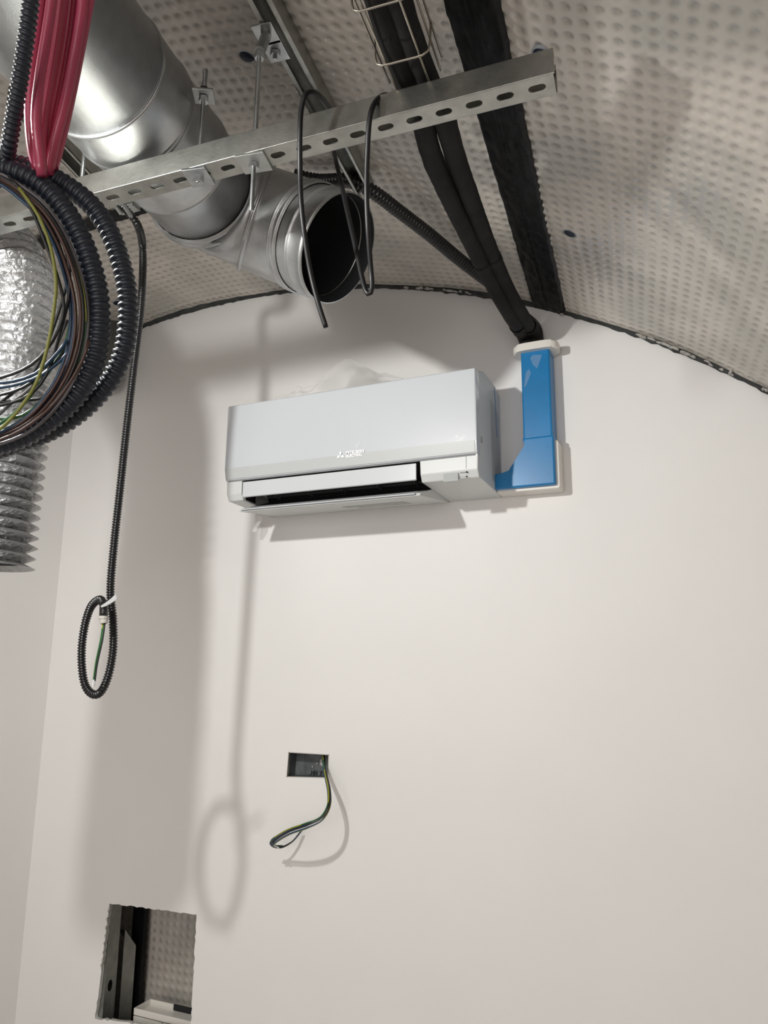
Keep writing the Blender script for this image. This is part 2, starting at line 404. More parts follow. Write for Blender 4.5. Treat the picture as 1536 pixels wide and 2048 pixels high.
tape('membrane_tape', lambda y: -.66+0*y, lambda y: .09+0*y, -.60, -.55, 'narrow black sealing band on the ceiling behind the cable coil', False, 60, 8)
p = vault(1.247, -.012, .012)
bm = bmesh.new(); cyl(bm, p, p+Vector((-.3, -.15, -.95)).normalized()*.0015, .006, 14)
tag(bmobj('patch', bm, 'plaster'), 'small white dab at the lower end of wide black ceiling band', 'patch')

# fixing plugs
for (px, py, lab) in ((495, 112, 'round blue-black plug on ceiling left of the hanger rail bracket'), (1140, 466, 'round blue-black plug alone on ceiling right of wide black band'),
                      (1085, 108, 'round blue-black plug half hidden above the strut end'), (236, 605, 'round blue-black plug on ceiling between the two coil turns')):
    p = PV(px, py); u, y = uv_of(p); nrm = (Vector((XC+SG*y, y, ZC))-p).normalized()
    t = empty('fixing_plug', p, lab, 'plug')
    lathe('rim', [(-.006, .0), (-.006, .019), (.002, .019), (.0035, .0175), (.0035, .0160), (.002, .0160)], p, nrm, 'plug_rim', t, 28)
    lathe('cap', [(.001, .0158), (.0030, .0150), (.0036, .011), (.0038, .0)], p, nrm, 'plug', t, 28)

# ================================================================ CAVITY behind the cut-out
def xz(px, py, Y): return P(px, py, Y)
t0 = dimpled(0, 1.0, 0, .62, 'wall_1', lambda U, V, o: np.stack([U-2.35, .24-o*0+0*U+o*-1.0*-1+.0, V+.15], -1), parent=None)
t0.name = 'wall_cavity'; tag(t0, kind='structure')
bm = bmesh.new()
for c_, d_ in (((-1.86, .27, .6), (1.06, .02, 1.4)), ((-1.86, .14, 1.15), (1.06, .26, .02)), ((-2.4, .14, .6), (.02, .26, 1.3)), ((-1.32, .14, .6), (.02, .26, 1.3)), ((-1.86, .14, .0), (1.06, .26, .02))): box(bm, c_, d_)
tag(bmobj('wall_cavity', bm, 'wall_core'), kind='structure')  # unseen enclosure added to keep stray light out of the cavity
XS = hole_cut[0][0]
stud = empty('metal_stud', (XS, .04, 0), 'galvanised metal stud with oval service hole at left of the wall cut-out', 'stud')
pw = P(222, 1972, .035)
ov = [(.037+.010*math.cos(a), pw.z+.017*math.sin(a)*1) for a in np.linspace(0, 2*math.pi, 20, endpoint=False)]
me = plate([(.0135, .02), (.064, .02), (.064, 1.1), (.0135, 1.1)], [ov], .0012)
place(me, Vector((XS-.006, 0, 0)), Y_, Z_, X_); me.materials.clear(); link('web', me, 'galv', stud)
bm = bmesh.new(); box(bm, (XS-.026, .014+.0006, .56), (.04, .0012, 1.08)); bmobj('flange', bm, 'galv', stud)
bm = bmesh.new(); box(bm, (XS-.026, .0634, .56), (.04, .0012, 1.08)); bmobj('flange', bm, 'galv', stud)
bm = bmesh.new(); cyl(bm, (XS-.006, .052, .03), (XS-.006, .052, 1.09), .0012, 8); bmobj('rib', bm, 'galv', stud)
# deeper stud with a chamfered top
A = P(250, 1860, .10); B = P(272, 1892, .16); C_ = P(264, 2062, .16); D_ = P(238, 2062, .10)
st2 = empty('metal_stud', (A.x, .12, 0), 'brownish steel stud with sloping top deep in the wall cut-out', 'stud')
bm = bmesh.new(); prism(bm, [A, B, Vector((B.x, B.y, .03)), Vector((A.x, A.y, .03))], (-.0015, .0005, 0)); bmobj('web', bm, 'galv', st2)
bm = bmesh.new(); d = (B-A); prism(bm, [A, B, B+Vector((-.03, 0, 0)), A+Vector((-.03, 0, 0))], (0, 0, .0015)); bmobj('top_edge', bm, 'zinc', st2)
bm = bmesh.new(); box(bm, (P(282, 1900, .2).x-.012, .2, .53), (.05, .02, 1.0)); tag(bmobj('dark_gap_strip', bm, 'black_mem'), 'vertical black strip deep in the wall cut-out beside dimpled sheet', 'strip')  # solid black strip put in for the dark gap beside the sheet
# white trunking at the bottom of the cut-out
q0 = P(268, 2016, .05); q1 = P(376, 2034, .05)
tr = empty('cable_box', (q0.x, .09, .25), 'open white plastic box inside the wall cut-out at its bottom', 'box')
zt = q0.z
x0, x1 = q0.x, q0.x+.30
yf, yb = .05, .125
bm = bmesh.new(); box(bm, ((x0+x1)/2, yf+.0015, zt-.06), (x1-x0, .003, .12), bev=.0008); bmobj('front_wall', bm, 'white_pl', tr)
bm = bmesh.new(); box(bm, ((x0+x1)/2, yb, zt-.06), (x1-x0, .003, .12)); bmobj('back_wall', bm, 'white_pl', tr)
bm = bmesh.new(); box(bm, (x0+.0015, (yf+yb)/2, zt-.06), (.003, yb-yf, .12)); bmobj('side_wall', bm, 'white_pl', tr)
bm = bmesh.new(); box(bm, ((x0+x1)/2, (yf+yb)/2, zt-.02), (x1-x0, yb-yf, .003)); bmobj('tray', bm, 'white_pl', tr)
bm = bmesh.new(); box(bm, (x0+.17, yb-.004, zt-.006), (.14, .006, .016)); bmobj('slot', bm, 'slot_dark', tr)
p = P(325, 2046, yf-.001); bm = bmesh.new(); cyl(bm, p, p+Vector((0, .003, 0)), .0025, 10); bmobj('screw', bm, 'seam', tr)
# torn paper edge crumbs on the left and bottom of the cut
bm = bmesh.new()
for k in range(22):
    a = Vector(hole_cut[-1-k % 16] + (0,)); t_ = bmesh.new(); bmesh.ops.create_icosphere(t_, subdivisions=1, radius=random.uniform(.0022, .005))
    bmesh.ops.transform(t_, matrix=Matrix.Translation((a.x+.001, -.001, a.y)) @ Matrix.Diagonal((1, .5, 1.4, 1)), verts=t_.verts)
    me = bpy.data.meshes.new('t'); t_.to_mesh(me); t_.free(); bm.from_mesh(me); bpy.data.meshes.remove(me)
tag(bmobj('plaster_crumbs', bm, 'plaster', None, True), 'broken plaster crumbs along left edge of the wall cut-out', 'plaster', kind='stuff')

# ================================================================ WALL BOX and its wires
hb = hole_box
bx = empty('wall_box', (hb[3][0], .02, hb[3][1]), 'grey plastic electrical box set in the wall below air conditioner', 'electrical box')
bm = bmesh.new(); dY = Vector((0, .05, 0))
c4 = [Vector((h[0], .0004, h[1])) for h in hb]; 
cx = sum((c for c in c4), Vector())/4
def shell(k0, k1):
    n_ = [bm.verts.new(v) for v in (c4[k0], c4[k1], c4[k1]+dY, c4[k0]+dY)]; bm.faces.new(n_)
for k in range(4): shell(k, (k+1) % 4)
bm.faces.new([bm.verts.new(c+dY) for c in c4])
bmobj('body', bm, 'boxgrey', bx, fix=False)
bm = bmesh.new()
for k in range(4):
    a, b = c4[k], c4[(k+1) % 4]; m_ = (a+b)/2+Vector((0, .0, 0)); d = b-a
    rot = d.to_track_quat('X', 'Z').to_matrix(); box(bm, m_+(m_-cx).normalized()*-.001, (d.length+.0015, .003, .0018), rot)
bmobj('rim', bm, 'cap_grey', bx)
for k, (dx, dz, rr) in enumerate(((.035, -.018, .009), (.092, -.03, .011), (.045, -.05, .006))):
    q = c4[0]+Vector((dx, .049, dz)); bm = bmesh.new(); cyl(bm, q, q+Vector((0, .002, 0)), rr, 18); bmobj('knockout', bm, 'cap_grey' if k == 1 else 'boxgrey', bx)
for dx, dz in ((.058, -.044), (.074, -.034)):
    q = c4[0]+Vector((dx, .046, dz)); bm = bmesh.new(); cyl(bm, q, q+Vector((0, .003, 0)), .003, 10); bmobj('screw', bm, 'zinc', bx)
text_obj('handwriting', '.101 7', .018, c4[3]+Vector((.050, .0475, .004)), X_, Z_, 'slot_dark', bx, bold=.0004)
path_px = [(646, 1500, .045), (647, 1515, .02), (651, 1548, -.04), (658, 1582, -.09), (657, 1612, -.118), (642, 1638, -.138), (612, 1652, -.155), (578, 1664, -.148), (552, 1679, -.112), (543, 1688, -.095)]
ret_px = [(543, 1688, -.095), (549, 1694, -.076), (566, 1695, -.056), (586, 1683, -.036), (602, 1664, -.020)]
wr = empty('wire_bundle', P(646, 1520, 0), 'short bundle of blue, yellow-green and black wires hanging from the wall box', 'wires')
for k, (mt, ox, oy) in enumerate((('w_blue', -3.5, 0), ('w_yel', 3.6, 2), ('w_black', 0, -1), ('w_blue', 1, 3), ('w_black', 3, -3), ('w_yg', -2, -4))):
    pts = []
    for i, (x, y, yy) in enumerate(path_px):
        sp = .8 if i < 3 else 1.0
        pts.append(P(x+ox*.8*sp, y+oy*sp+(ox*.6 if i > 5 else 0), yy-k*.0009))
    end = ret_px if k in (0, 2, 3, 4) else ret_px[:3]
    if k in (0, 2, 4, 5): pts += [P(x+ox*.5, y+oy*.9, yy-k*.0009) for x, y, yy in end[1:]]
    sweep('wire', pts, .0019, 8, mt, wr, .004)
for dx, dy in ((0, 0), (4, 6), (10, 9)):
    a = P(543+dx, 1684+dy, -.0885); b = P(548+dx, 1688+dy, -.089); bm = bmesh.new(); cyl(bm, a, b, .0022, 8); bmobj('fold_glint', bm, 'tape', wr)  # silver tips stand in for the white glint at the wire fold

# ================================================================ AIR CONDITIONER
XL, XR = -1.325, -.542
ac = empty('air_conditioner', ((XL+XR)/2, 0, 1.83), 'white split air conditioner indoor unit on the back wall with its flap part open', 'air conditioner')
PF = -.25; ZT = 2.136; ZP = 1.902
def ext(name, prof, xa, xb, material, bev=.004, parent=ac, seg=3):
    bm = bmesh.new(); prism(bm, [(xa, y, z) for y, z in prof], (xb-xa, 0, 0))
    if bev: bmesh.ops.bevel(bm, geom=list(bm.edges), offset=bev, segments=seg, profile=.5, affect='EDGES', clamp_overlap=True)
    return bmobj(name, bm, material, parent)
full = [(0, 2.139), (-.05, 2.156), (-.165, 2.158), (-.214, 2.142), (-.232, 2.0), (-.238, 1.905), (-.238, 1.862), (-.226, 1.842), (0, 1.836)]
XM0, XM1 = -1.272, -.702
ext('body', full, XM1, XR, 'ac_low', .003)
ext('end_cap', full, XL, XM0, 'ac_low', .003)
mid = [(0, 2.139), (-.05, 2.156), (-.165, 2.158), (-.214, 2.142), (-.214, 1.906), (-.19, 1.902), (-.10, 1.885), (-.085, 1.862), (-.238, 1.812), (-.243, 1.804), (0, 1.835)]
ext('middle_body', mid, XM0-.001, XM1+.001, 'ac_low', 0)
ext('outlet_dark_insert', [(-.236, 1.9012), (-.189, 1.9012), (-.1005, 1.8838), (-.0862, 1.8622), (-.190, 1.8275), (-.190, 1.8295), (-.0885, 1.8635), (-.102, 1.8818), (-.190, 1.8992), (-.236, 1.8992)], XM0+.001, XM1-.001, 'ac_dark', 0)  # near-black insert added so the outlet recess reads as shaded
for k in range(5):
    bm = bmesh.new(); box(bm, (XM0+.05+k*.115, -.115, 1.873), (.002, .03, .012)); bmobj('louvre', bm, 'seam', ac)
ext('front_panel', [(-.214, ZT+.003), (-.222, ZT+.004), (PF-.001, ZT), (PF+.001, 1.935), (PF+.006, ZP+.001), (PF+.014, ZP), (-.216, ZP)], XL-.003, XR+.001, 'ac_film', .0035)
# narrow lower band of the panel, seam line below, vane
ext('panel_band', [(PF+.0035, 1.938), (PF-.0016, 1.9375), (PF+.0035, ZP+.004)], XL+.001, XR-.004, 'ac_band', 0)
def vn(dy): return [(-.208-dy, 1.893), (-.214-dy, 1.893), (-.214-dy, 1.846), (-.208-dy, 1.846)]
ext('vane', [(-.232, 1.895), (-.238, 1.895), (-.2375, 1.850), (-.232, 1.848)], XM0+.004, XM1-.012, 'ac', .0012)
ext('lower_vane', [(-.218, 1.8195), (-.219, 1.822), (-.250, 1.8095), (-.249, 1.8065)], XM0+.008, XM1-.012, 'ac', .0006)
bm = bmesh.new(); box(bm, (XM1-.0015, -.19, 1.87), (.002, .05, .05)); bmobj('vane_pivot', bm, 'ac_dark', ac)
bm = bmesh.new(); box(bm, (XM0+.0015, -.19, 1.87), (.002, .05, .05)); bmobj('vane_pivot', bm, 'ac_dark', ac)
bm = bmesh.new(); box(bm, ((XL+XR)/2, -.2385, 1.9005), (XR-XL-.012, .004, .0028)); bmobj('panel_gap', bm, 'seam', ac)
# side seam, clip and blue stripe on right side
bm = bmesh.new(); box(bm, (XR+.0003, -.2225, 2.02), (.0012, .0018, .235)); bmobj('side_seam', bm, 'seam', ac)
bm = bmesh.new(); q = PX(963, 880, XR+.001); box(bm, (XR+.001, q.y, q.z), (.004, .008, .016), bev=.001); bmobj('side_clip', bm, 'ac_grey', ac)
a = PX(989, 775, XR); b = PX(994, 872, XR); 
bm = bmesh.new(); prism(bm, [(XR-.0002, a.y-.004, a.z), (XR-.0002, a.y+.0, a.z), (XR-.0002, b.y+.001, b.z-.006), (XR-.0002, b.y-.004, b.z)], (.0009, 0, 0)); bmobj('film_stripe', bm, 'blue', ac)
a = PX(1000, 885, XR);
bm = bmesh.new(); prism(bm, [(XR, -.11, 2.10), (XR, -.02, 2.08), (XR, -.012, 1.86), (XR, -.10, 1.865)], (.0006, 0, 0)); bmobj('side_film', bm, 'thin_film', ac)
# display window, dots, dividing seam, prints
def onfront(x, y, Y=-.2386): return P(x, y, Y)
a = onfront(887, 962); b = onfront(916, 947)
bm = bmesh.new(); box(bm, ((a.x+b.x)/2, -.2380, (a.z+b.z)/2), (b.x-a.x, .0016, .0215)); bmobj('display_window', bm, 'ac_grey', ac)
a = onfront(931, 922); b = onfront(934, 959)
bm = bmesh.new(); box(bm, ((a.x+b.x)/2, -.2378, 1.883), (.0012, .0016, .034)); bmobj('seam_line', bm, 'seam', ac)
for y in (944, 953):
    q = onfront(933.5, y); bm = bmesh.new(); cyl(bm, q+Vector((0, .002, 0)), q+Vector((0, -.0008, 0)), .0022, 12); bmobj('indicator_dot', bm, 'slot_dark', ac)
    q = onfront(919, y+1); bm = bmesh.new(); box(bm, (q.x+.0085, -.2383, q.z), (.016, .0012, .0013)); bmobj('indicator_print', bm, 'ac_grey', ac)
def bot(x, y): return PZ(x, y, 1.822)
for q4, nm, mt in (([(709, 1012), (806, 1000), (813, 1008), (722, 1018)], 'rating_label', 'label_print'), ([(690, 1010), (702, 1009), (706, 1015), (695, 1016)], 'small_label', 'label_print')):
    c = [bot(*q) for q in q4]; y0 = min(v.y for v in c); y1 = max(v.y for v in c)
    def bz(y): return 1.835-.031*(y/-.243)
    y0 = max(y0, -.23); y1 = min(y1, -.03)
    xa, xb = min(v.x for v in c), max(v.x for v in c)
    bm = bmesh.new(); prism(bm, [(xa, y0, bz(y0)-.0002), (xb, y0, bz(y0)-.0002), (xb, y1, bz(y1)-.0002), (xa, y1, bz(y1)-.0002)], (0, 0, -.0006)); bmobj(nm, bm, mt, ac)
# emblem and lettering on the panel
PE = PF-.0018; q = P(681, 915, PE); 
bm = bmesh.new(); s_ = .0068
for an in (90, 210, 330):
    a = math.radians(an); c = Vector((q.x+s_*math.cos(a)*1.0, 0, q.z+.006+s_*math.sin(a)*1.0))
    d1 = Vector((math.cos(a), 0, math.sin(a))); d2 = Vector((-math.sin(a), 0, math.cos(a)))
    prism(bm, [c+d1*s_+Vector((0, PE, 0)), c+d2*s_*.58+Vector((0, PE, 0)), c-d1*s_+Vector((0, PE, 0)), c-d2*s_*.58+Vector((0, PE, 0))], (0, -.0008, 0))
bmobj('emblem', bm, 'logo', ac)
q2 = P(690, 908, PF-.0016)
text_obj('lettering', 'MITSUBISHI', .0115, (q.x+.0165, PE, q.z+.0075), X_, Z_, 'logo', ac, bold=.0005)
text_obj('lettering', 'ELECTRIC', .0115, (q.x+.0165, PE, q.z-.0020), X_, Z_, 'logo', ac, bold=.0005)
# clear film: crumpled tent on top of the unit, and a shred under the left end
fl = empty('plastic_film', ((XL+XR)/2-.05, -.12, ZT+.02), 'crumpled clear plastic film peaked on top of the white air conditioner', 'film')
top_px = [(548, 794), (575, 789), (592, 780), (596, 767), (604, 776), (622, 772), (645, 752), (668, 732), (688, 717), (702, 717), (722, 727), (742, 740), (752, 748), (770, 744), (790, 752), (812, 758)]
V = []; Fc = []; nr = 9
tp = []
for i in range(len(top_px)-1):
    for k in range(5):
        t = k/5; tp.append((top_px[i][0]+(top_px[i+1][0]-top_px[i][0])*t, top_px[i][1]+(top_px[i+1][1]-top_px[i][1])*t))
for i, (x, y) in enumerate(tp):
    base = P(x, 806+(x-462)*(737-806)/488.+4, -.232)
    hgt = (806+(x-462)*(737-806)/488.-y)
    pk = P(x, y, -.20+min(.10, hgt*.0016))
    for j in range(nr):
        t = j/(nr-1); q = base.lerp(pk, t)
        q += Vector((.5, 1, .15))*.010*noise.noise(Vector((x*.035, t*2.2, y*.01)))*math.sin(math.pi*min(1, t+.15))*1.6
        V.append(q)
for i in range(len(tp)-1):
    for j in range(nr-1): Fc.append((i*nr+j, (i+1)*nr+j, (i+1)*nr+j+1, i*nr+j+1))
raw('sheet', V, Fc, 'film', fl, True)
V2 = [v+Vector((.012*noise.noise(v*30), .02+.01*noise.noise(v*22), -.012)) for v in V]
raw('rear_fold', V2, Fc, 'film', fl, True)
V = []; Fc = []
for i in range(8):
    t = i/7
    for j in range(3): V.append(P(513+j*4-t*6+3*math.sin(t*5), 1030+t*34, -.06+.012*math.sin(t*4+j)))
for i in range(7):
    for j in range(2): Fc.append((i*3+j, i*3+j+1, i*3+j+4, i*3+j+3))
raw('shred', V, Fc, 'film', fl, True)

# ================================================================ PIPE TRUNKING (blue film)
tk = empty('pipe_trunking', (-.42, 0, 1.98), 'white wall trunking under bright blue protective film, from the unit up to the pipes', 'trunking')
def rbox(name, x0, x1, y0, y1, z0, z1, bev, material, parent, seg=4):
    bm = bmesh.new(); box(bm, ((x0+x1)/2, (y0+y1)/2, (z0+z1)/2), (x1-x0, y1-y0, z1-z0))
    if bev: bmesh.ops.bevel(bm, geom=[e for e in bm.edges], offset=bev, segments=seg, profile=.5, affect='EDGES')
    return bmobj(name, bm, material, parent)
rbox('straight_cover', -.4615, -.3795, -.066, 0, 1.965, 2.245, .006, 'blue', tk)
def ctr(px): p = P(px[0], px[1], -.074); return p
ow = [(1001, 933), (1018, 932), (1053, 893), (1051, 878), (1107, 875), (1111, 975), (1001, 983)]
pts = [ctr(p) for p in ow]
zb = 1.8435
shape = [(-.545, 1.887), (pts[1].x+.002, 1.889), (pts[2].x, pts[2].z+.002), (-.4645, 1.982), (-.375, 1.982), (-.375, zb), (-.545, zb)]
bm = bmesh.new(); prism(bm, [(x, -.076, z) for x, z in shape], (0, .062, 0)); bmesh.ops.bevel(bm, geom=list(bm.edges), offset=.005, segments=3, profile=.5, affect='EDGES'); bmobj('elbow_film', bm, 'blue', tk)
shape2 = [(-.541, 1.880), (pts[1].x+.004, 1.880), (pts[2].x+.003, pts[2].z-.006), (-.460, 1.972), (-.370, 1.972), (-.366, 1.965), (-.366, zb-.004), (-.370, zb-.008), (-.541, zb-.008)]
bm = bmesh.new(); prism(bm, [(x, -.060, z) for x, z in shape2], (0, .0598, 0)); bmesh.ops.bevel(bm, geom=[e for e in bm.edges], offset=.003, segments=3, profile=.5, affect='EDGES'); bmobj('elbow', bm, 'white_pl', tk)
bm = bmesh.new(); q = P(1068, 712, -.0668)
prism(bm, [P(x, y, -.0666) for x, y in ((1060, 716), (1066, 710), (1084, 709), (1080, 722), (1074, 737), (1066, 730))], (0, -.0005, 0)); bmobj('clear_patch', bm, 'thin_film', tk)
bm = bmesh.new(); prism(bm, [P(x, y, -.0666) for x, y in ((1058, 738), (1062, 746), (1052, 772), (1048, 774), (1052, 745))], (0, -.0005, 0)); bmobj('clear_patch', bm, 'thin_film', tk)
# collar plate on top
a = P(1028, 695, -.085)
bm = bmesh.new(); n = 40
pl = []
for k in range(n):
    t = 2*math.pi*k/n; cx_, cy_ = math.cos(t), math.sin(t)
    pl.append((-.420+.064*math.copysign(abs(cx_)**.55, cx_), -.044+.040*math.copysign(abs(cy_)**.55, cy_), 2.237))
prism(bm, pl, (0, 0, .022)); bmesh.ops.bevel(bm, geom=[e for e in bm.edges if abs((e.verts[0].co-e.verts[1].co).z) < 1e-6], offset=.006, segments=3, profile=.5, affect='EDGES')
bmobj('collar', bm, 'white_pl', tk)
# ================================================================ STRUT CHANNEL
SL = Vector((-1.17932569, -1.16613271, 2.17701409)); SR = Vector((-0.18707175, -1.0866066, 2.19555486))
ex = (SR-SL).normalized(); pitch = (SR-SL).length/21
ez = (Z_-ex*ex.z).normalized(); ey = ez.cross(ex).normalized()      # ex along, ey away from camera, ez up
st = empty('strut_channel', (SL+SR)/2, 'long slotted galvanised strut channel hung level across the upper picture', 'channel')
WD = .040; HT = .041; n0 = -6; Lr = .026
def slot_pts(cx, w=.0130, h=.0066, n=6):
    o = []
    for k in range(n+1): t = -math.pi/2+math.pi*k/n; o.append((cx+w-h+h*math.cos(t), h*math.sin(t)))
    for k in range(n+1): t = math.pi/2+math.pi*k/n; o.append((cx-w+h+h*math.cos(t), h*math.sin(t)))
    return o
LEN = (SR-SL).length; xa, xb = n0*pitch, LEN+Lr
holes = [slot_pts(i*pitch) for i in range(n0+1, 22)]
me = plate([(xa, -WD/2), (xb, -WD/2), (xb, WD/2), (xa, WD/2)], holes, .0025)
place(me, SL, ex, ey, ez); me.materials.clear(); link('slotted_base', me, 'strut', st)
rot = Matrix((ex, ey, ez)).transposed()
def sbox(bm, x0, x1, y0, y1, z0, z1, bev=0):
    c = SL+ex*((x0+x1)/2)+ey*((y0+y1)/2)+ez*((z0+z1)/2); box(bm, c, (x1-x0, y1-y0, z1-z0), rot, bev)
bm = bmesh.new(); sbox(bm, xa, xb+.002, -WD/2-.002, -WD/2+.0005, -.0013, HT, .0009); bmobj('front_wall', bm, 'strut', st)
bm = bmesh.new(); sbox(bm, xa, xb+.002, WD/2-.0005, WD/2+.002, -.0013, HT, .0009); bmobj('rear_wall', bm, 'strut', st)
bm = bmesh.new(); sbox(bm, xa, xb+.002, -WD/2, -WD/2+.009, HT-.0025, HT); sbox(bm, xa, xb+.002, -WD/2+.007, -WD/2+.009, HT-.009, HT); bmobj('lip', bm, 'strut', st)
bm = bmesh.new(); sbox(bm, xa, xb+.002, WD/2-.009, WD/2, HT-.0025, HT); sbox(bm, xa, xb+.002, WD/2-.009, WD/2-.007, HT-.009, HT); bmobj('lip', bm, 'strut', st)

# ---- threaded rods, washers, nuts
def spt(px): # distance along the strut for an image x on its base
    best = min(np.arange(-.2, 1.1, .002), key=lambda t: abs(projx(SL+ex*t)-px)); return best
def hexnut(bm, c, ax, r=.0085, h=.008):
    cyl(bm, c-ax*h/2, c+ax*h/2, r, 6)
def rod(par, a, b, r=.0042):
    d = (Vector(b)-Vector(a)); L = d.length; pp = [Vector(a)+d*(i/max(1, int(L/.0006))) for i in range(int(L/.0006)+1)]
    return sweep('threaded_rod', pp, lambda s: r-.00045*(.5+.5*math.cos(2*math.pi*s/.0018)), 10, 'zinc', par, raw_pts=True)
def zfor(p, py):   # height at which vertical line through p appears at image row py
    lo, hi = 1.0, 2.8
    for _ in range(40):
        m = (lo+hi)/2
        if projy(Vector((p.x, p.y, m))) > py: lo = m
        else: hi = m
    return lo
# hanger one: through strut at x 510
t1 = spt(509); b1 = SL+ex*t1
z_top = zfor(b1, 112); z_bot = zfor(b1, 422)
h1 = empty('rod_hanger', b1, 'long threaded rod with square washer, hanging down below strut and up to the ceiling rail', 'hanger')
rod(h1, (b1.x, b1.y, z_bot), (b1.x, b1.y, z_top+.012))
bm = bmesh.new(); box(bm, b1-ez*.004, (.05, .046, .0045), rot @ Matrix.Rotation(.12, 3, 'Z'), .0006); bmobj('square_washer', bm, 'galv', h1)
bm = bmesh.new(); hexnut(bm, b1-ez*.0105, Z_); bmobj('nut', bm, 'zinc', h1)
bm = bmesh.new(); hexnut(bm, b1+ez*(HT+.004), Z_); bmobj('nut', bm, 'zinc', h1)
bm = bmesh.new(); hexnut(bm, Vector((b1.x, b1.y, z_top)), Z_, .0085, .012); bmobj('nut', bm, 'zinc', h1)
# hanger two: with clamp plate high beside the duct
t2 = spt(397); b2 = SL+ex*t2; z2t = zfor(b2, 140); z2p = zfor(b2, 192)
h2 = empty('rod_hanger', b2, 'threaded rod with a raised square washer standing on strut beside the duct', 'hanger')
rod(h2, (b2.x, b2.y, b2.z-.016), (b2.x, b2.y, z2t))
bm = bmesh.new(); box(bm, b2-ez*.004, (.042, .046, .0045), rot @ Matrix.Rotation(.15, 3, 'Z'), .0006); bmobj('square_washer', bm, 'zinc', h2)
bm = bmesh.new(); hexnut(bm, b2-ez*.0105, Z_, .0095, .009); bmobj('nut', bm, 'zinc', h2)
bm = bmesh.new(); box(bm, (b2.x, b2.y, z2p), (.036, .036, .0045), Matrix.Rotation(.5, 3, 'Z'), .0006); bmobj('square_washer', bm, 'galv', h2)
bm = bmesh.new(); hexnut(bm, Vector((b2.x, b2.y, z2p-.008)), Z_, .0085, .009); bmobj('nut', bm, 'zinc', h2)
bm = bmesh.new(); hexnut(bm, Vector((b2.x, b2.y, z2p+.008)), Z_, .0095, .012); bmobj('nut', bm, 'slot_dark', h2)
# hanger three: left of the duct
t3 = spt(158); b3 = SL+ex*t3+ey*.0
z3t = vz(b3.x, b3.y)
h3 = empty('rod_hanger', b3+ez*HT, 'threaded rod left of the duct between strut and ceiling, behind red pipes', 'hanger')
rod(h3, (b3.x, b3.y, b3.z+.006), (b3.x, b3.y, z3t-.02))
bm = bmesh.new(); hexnut(bm, b3+ez*(HT+.004), Z_); bmobj('nut', bm, 'zinc', h3)

# ================================================================ CEILING RAILS
def rail(name, A, B, label, wd=.041, ht=.041):
    """C channel from A to B, open side down; A, B are the centre of the open face"""
    A = Vector(A); B = Vector(B); e = (B-A).normalized(); s = e.cross(Z_).normalized(); s = -s if s.x < 0 else s; n_ = s.cross(e); n_ = n_ if n_.z > 0 else -n_
    t = empty(name, (A+B)/2, label, 'rail'); L = (B-A).length
    rr = Matrix((e, s, n_)).transposed()
    def b_(bm, s0, s1, z0, z1): box(bm, (A+B)/2+s*((s0+s1)/2)+n_*((z0+z1)/2), (L, s1-s0, z1-z0), rr)
    bm = bmesh.new(); b_(bm, -wd/2, -wd/2+.002, 0, ht); bmobj('side_wall', bm, 'strut', t)
    bm = bmesh.new(); b_(bm, wd/2-.002, wd/2, 0, ht); bmobj('side_wall', bm, 'strut', t)
    bm = bmesh.new(); b_(bm, -wd/2, wd/2, ht-.002, ht); bmobj('back_plate', bm, 'strut', t)
    bm = bmesh.new(); b_(bm, -wd/2, -wd/2+.009, 0, .002); b_(bm, -wd/2+.0075, -wd/2+.009, 0, .008); bmobj('lip', bm, 'strut', t)
    bm = bmesh.new(); b_(bm, wd/2-.009, wd/2, 0, .002); b_(bm, wd/2-.009, wd/2-.0075, 0, .008); bmobj('lip', bm, 'strut', t)
    return t, e, s, n_
zr = 2.478
RA, RB = PZ(497, -40, zr), PZ(731, 395, zr)
_, re_, rs_, rn_ = rail('ceiling_rail', RA+(RA-RB).normalized()*.9, RB, 'open galvanised ceiling rail running above strut toward the back wall')
RA2, RB2 = PZ(30, 205, zr-.03), PZ(228, 415, zr-.03)
rail('ceiling_rail', RA2, RB2, 'open steel ceiling rail half hidden behind the round duct at left')
# bracket on the rail
q = Vector((b1.x, b1.y, zr)); br = empty('rail_bracket', PZ(535, 90, zr-.004), 'zinc bracket with two bolts clamped on ceiling rail at top of the rod', 'bracket')
rr = Matrix((re_, rs_, rn_)).transposed()
c1, c2 = PZ(532, 68, zr-.003), PZ(551, 102, zr-.003)
for c_ in (c1, c2):
    bm = bmesh.new(); box(bm, c_, (.046, .040, .004), rr, .0008); bmobj('plate', bm, 'zinc', br)
    bm = bmesh.new(); hexnut(bm, c_-rn_*.007, rn_, .0095, .008); cyl(bm, c_-rn_*.02, c_, .0045, 10); bmobj('bolt', bm, 'zinc', br)
lowp = Vector((b1.x, b1.y, z_top+.008))
bm = bmesh.new(); a_ = c1-rn_*.006
cyl(bm, a_, lowp, .0095, 14); bmobj('swivel_arm', bm, 'galv', br)

